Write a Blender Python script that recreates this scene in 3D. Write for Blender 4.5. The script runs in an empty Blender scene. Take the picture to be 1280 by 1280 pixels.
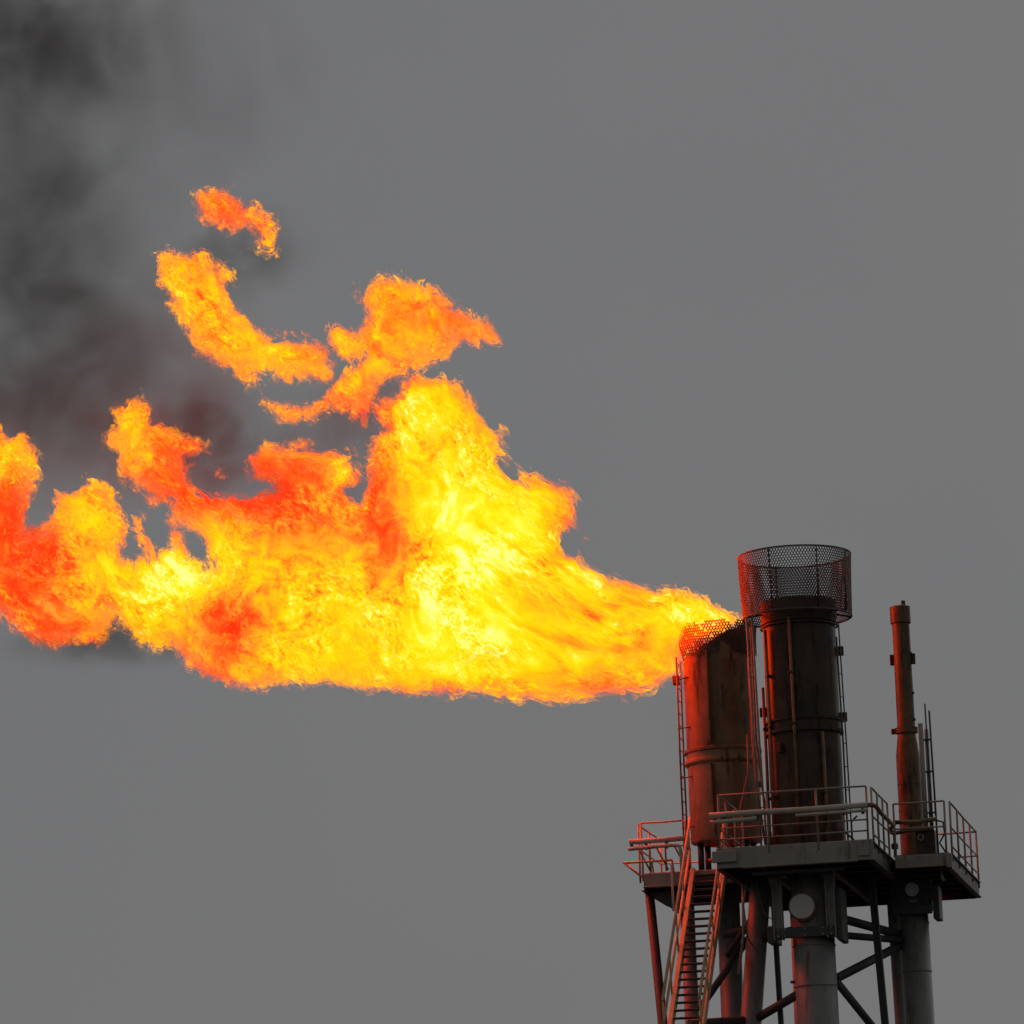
import bpy, math, random
import numpy as np
from mathutils import Vector, Matrix

random.seed(4)
S = bpy.context.scene
COL = S.collection
rad = math.radians

# ------------------------------------------------------------------ camera
YAW, PITCH, ROLL = rad(12.0), rad(12.0), rad(2.0)
FOCAL = 5285.0                                   # focal length in units of a 1280 wide frame
fwd = np.array([-math.sin(YAW) * math.cos(PITCH), math.cos(YAW) * math.cos(PITCH), math.sin(PITCH)])
rgt = np.array([math.cos(YAW), math.sin(YAW), 0.0])
upv = np.cross(rgt, fwd)
c_, s_ = math.cos(ROLL), math.sin(ROLL)
rgt, upv = c_ * rgt - s_ * upv, s_ * rgt + c_ * upv
EYE = np.array([12.80957, -88.80627, 1.7])
cd = bpy.data.cameras.new('camera')
cam = bpy.data.objects.new('camera', cd)
COL.objects.link(cam)
M = Matrix.Identity(4)
for i in range(3):
    M[i][0], M[i][1], M[i][2], M[i][3] = rgt[i], upv[i], -fwd[i], EYE[i]
cam.matrix_world = M
cd.sensor_width = 36.0
cd.lens = 36.0 * FOCAL / 1280.0
cd.clip_start, cd.clip_end = 1.0, 6000.0
S.camera = cam

# ------------------------------------------------------------------ world, sun, exposure
SUN_EL, SUN_AZ = rad(42), rad(15)
world = bpy.data.worlds.new('World')
S.world = world
world.use_nodes = True
wn = world.node_tree
bgn = wn.nodes['Background']
sky = wn.nodes.new('ShaderNodeTexSky')
sky.sky_type = 'NISHITA'
sky.sun_disc = False
sky.sun_elevation = SUN_EL
sky.sun_rotation = SUN_AZ
sky.dust_density = 4.0
wmix = wn.nodes.new('ShaderNodeMix')
wmix.data_type = 'RGBA'
wmix.inputs[0].default_value = 0.985              # a closed deck of cloud under the blue
wn.links.new(sky.outputs[0], wmix.inputs[6])
tcw = wn.nodes.new('ShaderNodeTexCoord')            # faint unevenness of the cloud deck, the same all round
cn = wn.nodes.new('ShaderNodeTexNoise')
cn.inputs['Scale'].default_value = 7.0
cn.inputs['Detail'].default_value = 4.0
wn.links.new(tcw.outputs['Generated'], cn.inputs['Vector'])
cr = wn.nodes.new('ShaderNodeMix')
cr.data_type = 'RGBA'
cr.inputs[6].default_value = (1.50, 1.525, 1.58, 1)
cr.inputs[7].default_value = (1.75, 1.76, 1.77, 1)
wn.links.new(cn.outputs[0], cr.inputs[0])
wn.links.new(cr.outputs[2], wmix.inputs[7])
wn.links.new(wmix.outputs[2], bgn.inputs[0])
bgn.inputs[1].default_value = 0.1
sd = bpy.data.lights.new('sun', 'SUN')
sd.energy = 0.5
sd.angle = rad(70)
sd.color = (1.0, 0.95, 0.87)
sun = bpy.data.objects.new('sun', sd)
COL.objects.link(sun)
sdir = Vector((math.sin(SUN_AZ) * math.cos(SUN_EL), math.cos(SUN_AZ) * math.cos(SUN_EL), math.sin(SUN_EL)))
sun.rotation_euler = sdir.to_track_quat('Z', 'Y').to_euler()
S.view_settings.view_transform = 'Standard'
S.view_settings.look = 'None'
S.view_settings.exposure = 0.0
S.view_settings.gamma = 1.0
S.render.engine = 'CYCLES'
S.cycles.max_bounces = 4
S.cycles.diffuse_bounces = 2
S.cycles.glossy_bounces = 2
S.cycles.volume_bounces = 0
S.cycles.transparent_max_bounces = 24
S.cycles.volume_max_steps = 128
S.cycles.volume_step_rate = 4.0
S.cycles.use_denoising = True
S.cycles.use_adaptive_sampling = True
S.cycles.adaptive_threshold = 0.02


# ------------------------------------------------------------------ helpers
def at(px, py, Y):
    """point on the vertical plane y = Y seen at a place of the 1280 frame"""
    d = fwd + rgt * (px - 640) / FOCAL - upv * (py - 640) / FOCAL
    return EYE + d * ((Y - EYE[1]) / d[1])


def V(*a):
    return Vector(a)


def thing(name, label, cat, loc, group=None):
    o = bpy.data.objects.new(name, None)
    o.empty_display_size = 0.3
    COL.objects.link(o)
    o.location = loc
    o['label'] = label
    o['category'] = cat
    if group:
        o['group'] = group
    return o


def origin(parent):
    p = Vector((0, 0, 0))
    while parent is not None:
        p += parent.location
        parent = parent.parent
    return p


def link(name, me, mat, parent=None, loc=None):
    o = bpy.data.objects.new(name, me)
    COL.objects.link(o)
    if mat is not None and not me.materials:
        me.materials.append(mat)
    o.parent = parent
    if loc is not None:
        o.location = Vector(loc) - origin(parent)
    return o


def mesh(name, verts, faces, smooth=None):
    me = bpy.data.meshes.new(name)
    me.from_pydata([tuple(v) for v in verts], [], faces)
    if smooth is not None:
        me.polygons.foreach_set('use_smooth', [len(f) <= 4 and smooth for f in faces])
    me.update()
    return me


def frame_of(d):
    d = Vector(d).normalized()
    a = Vector((0, 0, 1)) if abs(d.z) < 0.95 else Vector((1, 0, 0))
    x = d.cross(a).normalized()
    return x, d.cross(x).normalized()


def tube_data(path, r, n=10, closed=False, r_end=None):
    path = [Vector(p) for p in path]
    vs, fs = [], []
    m = len(path)
    x = None
    for i, p in enumerate(path):
        if closed:
            d = path[(i + 1) % m] - path[i - 1]
        else:
            d = path[min(i + 1, m - 1)] - path[max(i - 1, 0)]
        d.normalize()
        if x is None:
            x, _ = frame_of(d)
        x = (x - d * x.dot(d)).normalized()
        y = d.cross(x)
        rr = r if r_end is None else r + (r_end - r) * i / max(m - 1, 1)
        for k in range(n):
            a = 2 * math.pi * k / n
            vs.append(p + x * (rr * math.cos(a)) + y * (rr * math.sin(a)))
    for i in range(m if closed else m - 1):
        j = (i + 1) % m
        for k in range(n):
            l = (k + 1) % n
            fs.append((i * n + k, i * n + l, j * n + l, j * n + k))
    if not closed:
        fs.append(tuple(range(n - 1, -1, -1)))
        fs.append(tuple(range((m - 1) * n, m * n)))
    return vs, fs


def tube(name, path, r, mat, parent, n=10, closed=False, r_end=None):
    p0 = Vector(path[0])
    vs, fs = tube_data([Vector(p) - p0 for p in path], r, n, closed, r_end)
    return link(name, mesh(name, vs, fs, True), mat, parent, p0)


def box(name, c, size, mat, parent, rot=None, bevel=0.012):
    a, b, d = [s / 2 for s in size]
    e = min(bevel, a * .4, b * .4, d * .4)
    # box with chamfered edges: 24 corners
    vs, idx = [], {}
    for sx in (-1, 1):
        for sy in (-1, 1):
            for sz in (-1, 1):
                for k in range(3):
                    v = [sx * a, sy * b, sz * d]
                    for q, s in enumerate((sx, sy, sz)):
                        if q != k:
                            v[q] -= s * e
                    idx[(sx, sy, sz, k)] = len(vs)
                    vs.append(v)
    fs = []
    sg = (-1, 1)
    for k in range(3):
        u, w = (k + 1) % 3, (k + 2) % 3
        for s in sg:
            q = []
            for (su, sw) in ((-1, -1), (1, -1), (1, 1), (-1, 1)):
                t = [0, 0, 0]
                t[k], t[u], t[w] = s, su, sw
                q.append(idx[(*t, k)])
            fs.append(tuple(q if s > 0 else q[::-1]))
        for su in sg:
            for sw in sg:
                t0, t1 = [0, 0, 0], [0, 0, 0]
                t0[k], t1[k] = -1, 1
                t0[u] = t1[u] = su
                t0[w] = t1[w] = sw
                q = (idx[(*t0, u)], idx[(*t1, u)], idx[(*t1, w)], idx[(*t0, w)])
                fs.append(q if su * sw > 0 else q[::-1])
    for sx in sg:
        for sy in sg:
            for sz in sg:
                q = tuple(idx[(sx, sy, sz, k)] for k in range(3))
                fs.append(q if sx * sy * sz > 0 else q[::-1])
    if rot is not None:
        vs = [rot @ Vector(v) for v in vs]
    return link(name, mesh(name, vs, fs), mat, parent, c)


def beam_rot(p0, p1):
    """rotation whose X axis runs along the beam, Z kept as upright as it can be"""
    d = (Vector(p1) - Vector(p0)).normalized()
    y = Vector((0, 0, 1)).cross(d)
    y = y.normalized() if y.length > 1e-4 else Vector((0, 1, 0))
    z = d.cross(y)
    return Matrix((d, y, z)).transposed()


def bar(name, p0, p1, w, h, mat, parent, bevel=0.008):
    p0, p1 = Vector(p0), Vector(p1)
    return box(name, (p0 + p1) / 2, ((p1 - p0).length, w, h), mat, parent, beam_rot(p0, p1), bevel)


def i_beam(name, p0, p1, w, h, mat, parent, t=0.025):
    p0, p1 = Vector(p0), Vector(p1)
    L = (p1 - p0).length
    a, b, k = w / 2, h / 2, t / 2
    prof = [(-a, -b), (a, -b), (a, -b + t), (k, -b + t), (k, b - t), (a, b - t), (a, b), (-a, b), (-a, b - t), (-k, b - t), (-k, -b + t), (-a, -b + t)]
    n = len(prof)
    R = beam_rot(p0, p1)
    vs = [R @ Vector((x, y, z)) for x in (-L / 2, L / 2) for (y, z) in prof]
    fs = [(i, (i + 1) % n, n + (i + 1) % n, n + i) for i in range(n)]
    fs = [f[::-1] for f in fs]
    for o in (0, n):
        q = [(0, 1, 2, 11), (3, 4, 9, 10), (5, 6, 7, 8)]
        for f in q:
            f = tuple(o + i for i in f)
            fs.append(f if o == 0 else f[::-1])
    return link(name, mesh(name, vs, fs), mat, parent, (p0 + p1) / 2)


def lathe(name, c, prof, mat, parent, n=64, top=None, wobble=0.0, smooth=True):
    """prof: list of (r, z); top(a) adds to the z of the last two rings"""
    rnd = random.Random(name + str(c))
    ph = [(rnd.uniform(0, 6.28), rnd.randint(2, 5), rnd.uniform(.3, 1)) for _ in range(4)]
    vs, fs = [], []
    for i, (r, z) in enumerate(prof):
        for k in range(n):
            a = 2 * math.pi * k / n
            w = 1 + wobble * sum(q * math.sin(m * a + p + 1.3 * m * z) for p, m, q in ph)
            zz = z + (top(a) if top and i >= len(prof) - 4 else 0)
            vs.append((r * w * math.cos(a), r * w * math.sin(a), zz))
    for i in range(len(prof) - 1):
        for k in range(n):
            l = (k + 1) % n
            fs.append((i * n + k, i * n + l, (i + 1) * n + l, (i + 1) * n + k))
    me = mesh(name, vs, fs, smooth)
    try:
        me.set_sharp_from_angle(angle=rad(35))
    except Exception:
        pass
    return link(name, me, mat, parent, c)


# ------------------------------------------------------------------ materials
def new_mat(name):
    m = bpy.data.materials.new(name)
    m.use_nodes = True
    return m, m.node_tree.nodes, m.node_tree.links


def ramp(nodes, stops, interp='LINEAR'):
    r = nodes.new('ShaderNodeValToRGB')
    r.color_ramp.interpolation = interp
    e = r.color_ramp.elements
    while len(e) > 1:
        e.remove(e[-1])
    e[0].position, e[0].color = stops[0][0], (*stops[0][1], 1)
    for p, c in stops[1:]:
        k = e.new(p)
        k.color = (*c, 1)
    return r


def metal(name, c_main, c_worn, c_stain, rough=0.6, metallic=0.0, scale=1.6, stain=0.5, streak=6.0, bump=0.25, spec=.5):
    m, N, L = new_mat(name)
    b = N['Principled BSDF']
    tc = N.new('ShaderNodeNewGeometry')
    mp = N.new('ShaderNodeMapping')
    mp.inputs['Scale'].default_value = (streak, streak, 1.0)
    L.new(tc.outputs['Position'], mp.inputs[0])
    n1 = N.new('ShaderNodeTexNoise')
    n1.inputs['Scale'].default_value = scale
    n1.inputs['Detail'].default_value = 6
    n1.inputs['Roughness'].default_value = 0.65
    L.new(tc.outputs['Position'], n1.inputs['Vector'])
    n2 = N.new('ShaderNodeTexNoise')
    n2.inputs['Scale'].default_value = scale * 0.55
    n2.inputs['Detail'].default_value = 5
    n2.inputs['Roughness'].default_value = 0.7
    L.new(mp.outputs[0], n2.inputs['Vector'])
    r1 = ramp(N, [(0.36, c_main), (0.64, c_worn)])
    L.new(n1.outputs[0], r1.inputs[0])
    r2 = ramp(N, [(0.5 + 0.12 * (1 - stain), (0, 0, 0)), (0.62 + 0.1 * (1 - stain), (1, 1, 1))])
    L.new(n2.outputs[0], r2.inputs[0])
    mx = N.new('ShaderNodeMix')
    mx.data_type = 'RGBA'
    L.new(r2.outputs[0], mx.inputs[0])
    L.new(r1.outputs[0], mx.inputs[6])
    mx.inputs[7].default_value = (*c_stain, 1)
    L.new(mx.outputs[2], b.inputs['Base Color'])
    b.inputs['Metallic'].default_value = metallic
    b.inputs['Specular IOR Level'].default_value = spec
    rr = N.new('ShaderNodeMapRange')
    rr.inputs[3].default_value = rough - 0.14
    rr.inputs[4].default_value = rough + 0.16
    L.new(n1.outputs[0], rr.inputs[0])
    L.new(rr.outputs[0], b.inputs['Roughness'])
    n3 = N.new('ShaderNodeTexNoise')
    n3.inputs['Scale'].default_value = 14.0
    n3.inputs['Detail'].default_value = 4
    L.new(tc.outputs['Position'], n3.inputs['Vector'])
    bp = N.new('ShaderNodeBump')
    bp.inputs['Strength'].default_value = bump
    bp.inputs['Distance'].default_value = 0.02
    L.new(n3.outputs[0], bp.inputs['Height'])
    L.new(bp.outputs[0], b.inputs['Normal'])
    return m


M_SLIM = metal('soot_brown_pipe', (.10, .058, .027), (.19, .11, .053), (.025, .017, .010), .42, stain=.75, scale=1.8, spec=.3)
M_SCORCHED = metal('scorched_lower_course', (.24, .155, .085), (.34, .225, .13), (.065, .042, .024), .45, stain=.65, scale=1.5, spec=.3)
M_BURNT = metal('heat_scaled_steel', (.15, .09, .04), (.26, .155, .072), (.03, .02, .011), .42, stain=.75, scale=1.3, spec=.3)
M_SOOT = metal('sooty_steel', (.034, .022, .012), (.085, .054, .029), (.014, .010, .006), .45, stain=.75, scale=1.5, spec=.25)
M_STEEL = metal('weathered_grey_paint', (.25, .235, .20), (.32, .30, .255), (.14, .105, .075), .6, stain=.45)
M_DARK = metal('dark_grey_paint', (.04, .041, .038), (.062, .062, .057), (.04, .028, .02), .55, stain=.4)
M_LEG = metal('galvanised_leg_paint', (.185, .185, .175), (.24, .238, .225), (.13, .09, .052), .5, stain=.5)
M_PALE = metal('pale_lagging', (.42, .39, .32), (.5, .465, .39), (.24, .18, .12), .6, stain=.35)
M_STAIR = metal('firelit_paint', (.52, .34, .17), (.64, .43, .22), (.34, .20, .09), .5, stain=.5)  # rail paint with the flame's orange light put into its colour, stair and small platform
M_RAIL = metal('rail_paint', (.22, .19, .155), (.29, .25, .20), (.16, .11, .07), .5, stain=.5)
M_DISC = metal('chalky_white_paint', (.58, .57, .53), (.64, .63, .59), (.45, .42, .37), .7, stain=.25)
M_MESH = metal('burnt_expanded_metal', (.07, .045, .035), (.11, .07, .055), (.03, .024, .02), .6, stain=.5)
M_GROUND = metal('dark_ground', (.035, .034, .03), (.05, .048, .042), (.028, .026, .024), .9, scale=.05, stain=.4, streak=1.0, bump=.1)

# ------------------------------------------------------------------ ground
G = 4000.0
g = link('ground', mesh('ground', [(-G, -G, 0), (G, -G, 0), (G, G, 0), (-G, G, 0)], [(0, 1, 2, 3)]), M_GROUND)
g['kind'] = 'structure'

ZD = 13.06                                        # deck level


# ------------------------------------------------------------------ railings
def post_and_rails(parent, pts, h=1.1, every=1.1, toe=True, mids=1, low=None, z=ZD, r=.021, skip_first=False, mat=None):
    mat = mat or M_RAIL
    """handrail along a chain of points: one post mesh each, one rail mesh per run"""
    for i in range(len(pts) - 1):
        a, b = Vector((*pts[i], z)), Vector((*pts[i + 1], z))
        L = (b - a).length
        n = max(1, round(L / every))
        d = (b - a) / n
        for k in range(0 if (i == 0 and not skip_first) else 1, n + 1):
            p = a + d * k
            lean = Vector((random.uniform(-.012, .012), random.uniform(-.012, .012), 0))
            tube('post', [p + V(0, 0, -.18), p + V(0, 0, .5) + lean * .4, p + V(0, 0, h) + lean], r * 1.1, mat, parent, 8)
        u = (b - a).normalized()
        for q in range(mids + 1):
            zz = h if q == 0 else (low[q - 1] if low else h * (mids + 1 - q) / (mids + 1))
            sag = V(0, 0, random.uniform(-.012, .006))
            tube('rail', [a + V(0, 0, zz), (a + b) / 2 + V(0, 0, zz) + sag, b + V(0, 0, zz)], r if q == 0 else r * .85, mat, parent, 8)
        if toe:
            bar('toe_board', a + V(0, 0, .075) + u * .03, b + V(0, 0, .075) - u * .03, .008, .13, mat, parent, .002)


# ------------------------------------------------------------------ platforms
def grating(name, x0, x1, y0, y1, z, parent, mat, pitch=.14):
    """open bar grating: bearing bars and cross rods in one part"""
    vs, fs = [], []

    def add(cx, cy, cz, sx, sy, sz):
        o = len(vs)
        for X in (-1, 1):
            for Y in (-1, 1):
                for Z in (-1, 1):
                    vs.append((cx + X * sx / 2, cy + Y * sy / 2, cz + Z * sz / 2))
        for f in ((0, 1, 3, 2), (4, 6, 7, 5), (0, 4, 5, 1), (2, 3, 7, 6), (0, 2, 6, 4), (1, 5, 7, 3)):
            fs.append(tuple(o + i for i in f))
    x = x0 + .03
    while x < x1:
        add(x - x0, (y1 - y0) / 2, 0, .012, y1 - y0, .045)
        x += pitch * .5
    y = y0 + .05
    while y < y1:
        add((x1 - x0) / 2, y - y0, .013, x1 - x0, .012, .015)
        y += pitch
    o = link(name, mesh(name, vs, fs), mat, parent, (x0, y0, z))
    return o


def plate(name, x0, x1, y0, y1, z0, z1, mat, parent):
    return box(name, ((x0 + x1) / 2, (y0 + y1) / 2, (z0 + z1) / 2), (x1 - x0, y1 - y0, z1 - z0), mat, parent)


# main platform: x -1.5..1.72, y -2.0..6.2
mp = thing('maintenance_platform', 'large steel platform with railings around the foot of the tall sooty stack', 'platform', (0.1, 2.0, ZD))
plate('deck_plate', -1.47, 1.69, -1.95, 6.15, ZD - .03, ZD - .012, M_DARK, mp)
box('front_girder', (.11, -1.97, ZD - .225), (3.30, .05, .43), M_STEEL, mp)
bar('girder_flange', (-1.0, -2.05, ZD - .455), (1.42, -2.05, ZD - .455), .20, .03, M_STEEL, mp)
bar('girder_flange', (-.85, -1.72, ZD - .56), (1.1, -1.72, ZD - .56), .10, .07, M_DARK, mp)
box('end_stub', (-1.36, -2.04, ZD - .20), (.52, .08, .24), M_STEEL, mp)
box('corner_plate', (1.56, -2.02, ZD - .19), (.26, .04, .33), M_STEEL, mp)
for x in (-1.49, 1.71):
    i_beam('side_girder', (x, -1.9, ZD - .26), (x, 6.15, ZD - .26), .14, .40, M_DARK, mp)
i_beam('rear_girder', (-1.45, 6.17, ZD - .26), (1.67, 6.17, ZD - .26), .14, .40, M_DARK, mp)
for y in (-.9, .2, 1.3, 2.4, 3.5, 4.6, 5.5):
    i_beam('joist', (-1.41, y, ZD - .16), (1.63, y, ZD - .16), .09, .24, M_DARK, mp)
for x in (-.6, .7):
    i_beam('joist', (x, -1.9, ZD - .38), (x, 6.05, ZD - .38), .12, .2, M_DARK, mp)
post_and_rails(mp, [(-1.46, 1.2), (-1.46, -1.98), (1.66, -1.98)], every=1.05, toe=False, mids=2, low=(.40, .17))
post_and_rails(mp, [(1.74, -1.7), (1.74, .85)], every=.85, toe=False, mids=2, low=(.5, .12))

# platform of the slim stack
rp = thing('maintenance_platform', 'narrow steel platform with railings under the slim stack', 'platform', (2.45, 3.6, ZD))
plate('deck_plate', 1.80, 3.0, .96, 6.45, ZD - .03, ZD - .012, M_DARK, rp)
box('front_girder', (2.42, .93, ZD - .17), (1.16, .05, .27), M_STEEL, rp)
box('corner_plate', (3.0, .9, ZD - .2), (.13, .1, .3), M_STEEL, rp)
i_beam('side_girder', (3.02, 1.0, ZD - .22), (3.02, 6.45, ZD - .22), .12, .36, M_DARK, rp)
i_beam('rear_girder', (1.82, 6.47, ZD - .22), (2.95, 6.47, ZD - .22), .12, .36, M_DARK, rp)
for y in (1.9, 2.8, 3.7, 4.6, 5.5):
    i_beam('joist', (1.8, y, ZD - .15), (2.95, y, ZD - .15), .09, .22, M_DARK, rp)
post_and_rails(rp, [(1.86, 1.0), (2.94, 1.0)], every=1.1, toe=False)
post_and_rails(rp, [(3.04, 1.2), (3.04, 6.4)], every=1.3, toe=False, mids=2, low=(.55, .14))
post_and_rails(rp, [(3.04, 6.4), (1.86, 6.45)], every=1.1, skip_first=True, toe=False)
tube('drain_pipe', [(2.78, 1.3, ZD - .1), (2.78, 1.3, ZD - .5), (2.82, 1.3, ZD - .58)], .035, M_STEEL, rp, 8)

# platform of the leaning-top stack
lp = thing('maintenance_platform', 'small steel platform with railings at the top of the stair', 'platform', (-2.65, 2.9, ZD))
plate('deck_plate', -3.70, -1.55, 1.42, 4.6, ZD - .03, ZD - .012, M_DARK, lp)
box('front_girder', (-2.65, 1.4, ZD - .17), (2.10, .05, .29), M_STEEL, lp)
bar('girder_flange', (-3.72, 1.36, ZD - .325), (-1.6, 1.36, ZD - .325), .18, .025, M_STEEL, lp)
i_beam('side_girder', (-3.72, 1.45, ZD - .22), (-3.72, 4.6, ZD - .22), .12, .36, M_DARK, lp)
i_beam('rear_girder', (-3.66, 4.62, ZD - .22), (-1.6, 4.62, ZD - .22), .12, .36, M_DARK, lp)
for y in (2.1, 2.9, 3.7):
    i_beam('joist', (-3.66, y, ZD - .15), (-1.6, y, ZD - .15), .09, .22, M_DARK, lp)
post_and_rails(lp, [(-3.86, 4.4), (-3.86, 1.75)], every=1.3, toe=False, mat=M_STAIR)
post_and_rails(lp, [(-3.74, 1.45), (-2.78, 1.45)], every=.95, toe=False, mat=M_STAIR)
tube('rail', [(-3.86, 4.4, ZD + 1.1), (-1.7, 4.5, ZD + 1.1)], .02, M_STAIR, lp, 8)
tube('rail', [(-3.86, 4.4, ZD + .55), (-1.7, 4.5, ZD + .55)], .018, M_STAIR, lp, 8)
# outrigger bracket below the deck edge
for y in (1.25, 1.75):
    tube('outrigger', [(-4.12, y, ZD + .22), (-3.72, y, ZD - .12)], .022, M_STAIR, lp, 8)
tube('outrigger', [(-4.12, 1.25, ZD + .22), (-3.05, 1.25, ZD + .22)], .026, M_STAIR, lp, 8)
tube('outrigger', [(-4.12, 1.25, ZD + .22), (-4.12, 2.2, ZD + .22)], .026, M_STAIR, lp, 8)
for x in (-3.5, -3.05):
    tube('outrigger', [(x, 1.25, ZD + .22), (x, 1.42, ZD - .05)], .02, M_STAIR, lp, 8)
# gusset below
gm = mesh('gusset', [(-3.66, 1.7, ZD - .41), (-3.64, 1.74, ZD - .41), (-2.7, 1.74, ZD - .41), (-2.7, 1.7, ZD - .41), (-2.85, 1.7, ZD - 1.05), (-2.85, 1.74, ZD - 1.05), (-2.7, 1.7, ZD - 1.2), (-2.7, 1.74, ZD - 1.2)],
          [(0, 4, 6, 3), (1, 2, 7, 5), (0, 1, 5, 4), (4, 5, 7, 6), (6, 7, 2, 3), (0, 3, 2, 1)])
o = link('gusset', gm, M_DARK, lp)
o.location = -origin(lp)


# ------------------------------------------------------------------ expanded-metal crowns
def lattice_crown(name, c, r0, r1, z0, z1, cols, rows, mat, parent, keep=None, strand=.3, wob=.0):
    """a ring of open hexagonal cells, every strand with its own width and thickness"""
    vs, fs = [], []
    dz = (z1 - z0) / rows
    rnd = random.Random(7)
    ph = [rnd.uniform(0, 6.28) for _ in range(6)]

    def pt(u, w, out):
        a = 2 * math.pi * u / cols
        t = w / rows
        r = r0 + (r1 - r0) * t + out + wob * (math.sin(3 * a + ph[0] + 4 * t) + .6 * math.sin(7 * a + ph[1]) + .4 * math.sin(11 * a + ph[2] + 5 * t))
        return (r * math.cos(a), r * math.sin(a), z0 + w * dz + wob * .5 * math.sin(5 * a + ph[3]))

    def strip(p, q, hw):
        du, dw = q[0] - p[0], q[1] - p[1]
        k = 2 * math.pi * r0 / cols / dz
        l = math.hypot(du * k, dw)
        nu, nw = -dw / l * hw / k, du * k / l * hw
        o = len(vs)
        for out in (-.006, .006):
            vs.extend((pt(p[0] + nu, p[1] + nw, out), pt(p[0] - nu, p[1] - nw, out), pt(q[0] - nu, q[1] - nw, out), pt(q[0] + nu, q[1] + nw, out)))
        fs.append((o, o + 1, o + 2, o + 3))
        fs.append((o + 7, o + 6, o + 5, o + 4))
        fs.append((o, o + 4, o + 5, o + 1))
        fs.append((o + 3, o + 2, o + 6, o + 7))
    for j in range(rows):
        for i in range(cols):
            u = i + (.5 if j % 2 else 0)
            if keep and not keep(u / cols, j / rows):
                continue
            strip((u, j + .0), (u, j + .34), strand * .62)
            strip((u, j + .34), (u + .5, j + 1.0), strand * .55)
            strip((u, j + .34), (u - .5, j + 1.0), strand * .55)
    return link(name, mesh(name, vs, fs), mat, parent, c)


def ring(name, c, r, z, rr, mat, parent, n=72, wob=0):
    return tube(name, [(c[0] + (r + wob * math.sin(3 * a * 6.2832 / n)) * math.cos(6.2832 * a / n), c[1] + r * math.sin(6.2832 * a / n), z) for a in range(n)], rr, mat, parent, 8, closed=True)


# ------------------------------------------------------------------ tall sooty stack
RX, RY, RR = .15, 0.0, .78
rs = thing('flare_stack', 'tall sooty flare stack crowned with an open mesh windshield', 'flare stack', (RX, RY, ZD), 'flare stacks')
H = 18.52 - ZD
prof = [(RR * .8, 0), (RR, 0), (RR, 2.55), (RR + .07, 2.56), (RR + .07, 2.62), (RR + .035, 2.63), (RR + .035, 2.80), (RR + .07, 2.81), (RR + .07, 2.86), (RR, 2.87),
        (RR, 4.95), (RR + .03, 4.97), (RR + .04, H - .03), (RR + .02, H), (RR - .03, H), (RR - .05, 4.6), (RR - .05, .1)]
lathe('stack_shell', (RX, RY, ZD), prof, M_SOOT, rs, 72, wobble=.0035)
ring('flange', (RX, RY), RR + .04, ZD + 4.9, .022, M_SOOT, rs)
for a, top in ((rad(-96), 5.0), (rad(-55), 2.5), (rad(-140), 4.8), (rad(200), 3.6)):
    x, y = RX + (RR + .075) * math.cos(a), RY + (RR + .075) * math.sin(a)
    tube('riser_pipe', [(x, y, ZD + .02), (x + .01, y, ZD + top * .5), (x, y, ZD + top)], .035, M_BURNT, rs, 8)
    for z in (1.2, 2.7, 3.8):
        if z < top:
            box('clamp', (RX + (RR + .05) * math.cos(a), RY + (RR + .05) * math.sin(a), ZD + z), (.12, .12, .06), M_SOOT, rs, Matrix.Rotation(a, 3, 'Z'))
crown = lattice_crown('mesh_crown', (RX - .03, RY, 0), 1.17, 1.22, 18.18, 19.52, 120, 24, M_MESH, rs, wob=.009, strand=.25)
ring('crown_rim', (RX - .03, RY), 1.22, 19.53, .016, M_MESH, crown)
ring('crown_rim', (RX - .03, RY), 1.17, 18.17, .022, M_MESH, crown)
for a in (rad(-60), rad(-20), rad(75), rad(120), rad(200), rad(-110), rad(20)):
    ca, sa = math.cos(a), math.sin(a)
    tube('crown_stay', [(RX + 1.16 * ca, RY + 1.16 * sa, 18.2), (RX + 1.205 * ca, RY + 1.205 * sa, 19.5)], .018, M_MESH, crown, 6)
    tube('crown_stay', [(RX + (RR + .02) * ca, RY + (RR + .02) * sa, 18.25), (RX + 1.15 * ca, RY + 1.15 * sa, 18.19)], .022, M_MESH, crown, 6)
for (a, z, s) in ((rad(8), 4.35, .16), (rad(10), 2.92, .17), (rad(185), 3.1, .16), (rad(-120), 2.2, .12)):
    box('lug', (RX + (RR + .07) * math.cos(a), RY + (RR + .07) * math.sin(a), ZD + z), (s, .1, .2), M_SOOT, rs, Matrix.Rotation(a, 3, 'Z'))
tube('cable_conduit', [(RX + .86, RY - .25, ZD), (RX + .86, RY - .25, ZD + 2.4), (RX + .83, RY - .25, ZD + 4.6)], .02, M_DARK, rs, 8)
tube('cable_conduit', [(RX + .93, RY - .1, ZD), (RX + .91, RY - .1, ZD + 2.3), (RX + .87, RY - .1, ZD + 4.9)], .016, M_DARK, rs, 8)
for k in range(9):
    z = ZD + .3 + k * .5
    tube('rung', [(RX + .86, RY - .25, z), (RX + .91, RY - .1, z)], .01, M_DARK, rs, 6)

# ------------------------------------------------------------------ leaning-top stack
LX, LY, LR = -2.0, 2.3, .79
ls = thing('flare_stack', 'scorched flare stack with slanted burnt rim that the flame blows out of', 'flare stack', (LX, LY, ZD), 'flare stacks')
z0 = 13.72 - ZD
prof = [(LR * .55, z0 - .02), (LR - .02, z0), (LR, z0 + .03), (LR, 2.34), (LR + .03, 2.36), (LR + .065, 2.40), (LR + .065, 2.46), (LR + .03, 2.48), (LR + .03, 2.62), (LR + .065, 2.64), (LR + .065, 2.70), (LR, 2.72),
        (LR, 4.0), (LR, 5.06), (LR - .02, 5.08), (LR - .05, 5.06), (LR - .05, 1.0)]


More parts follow.
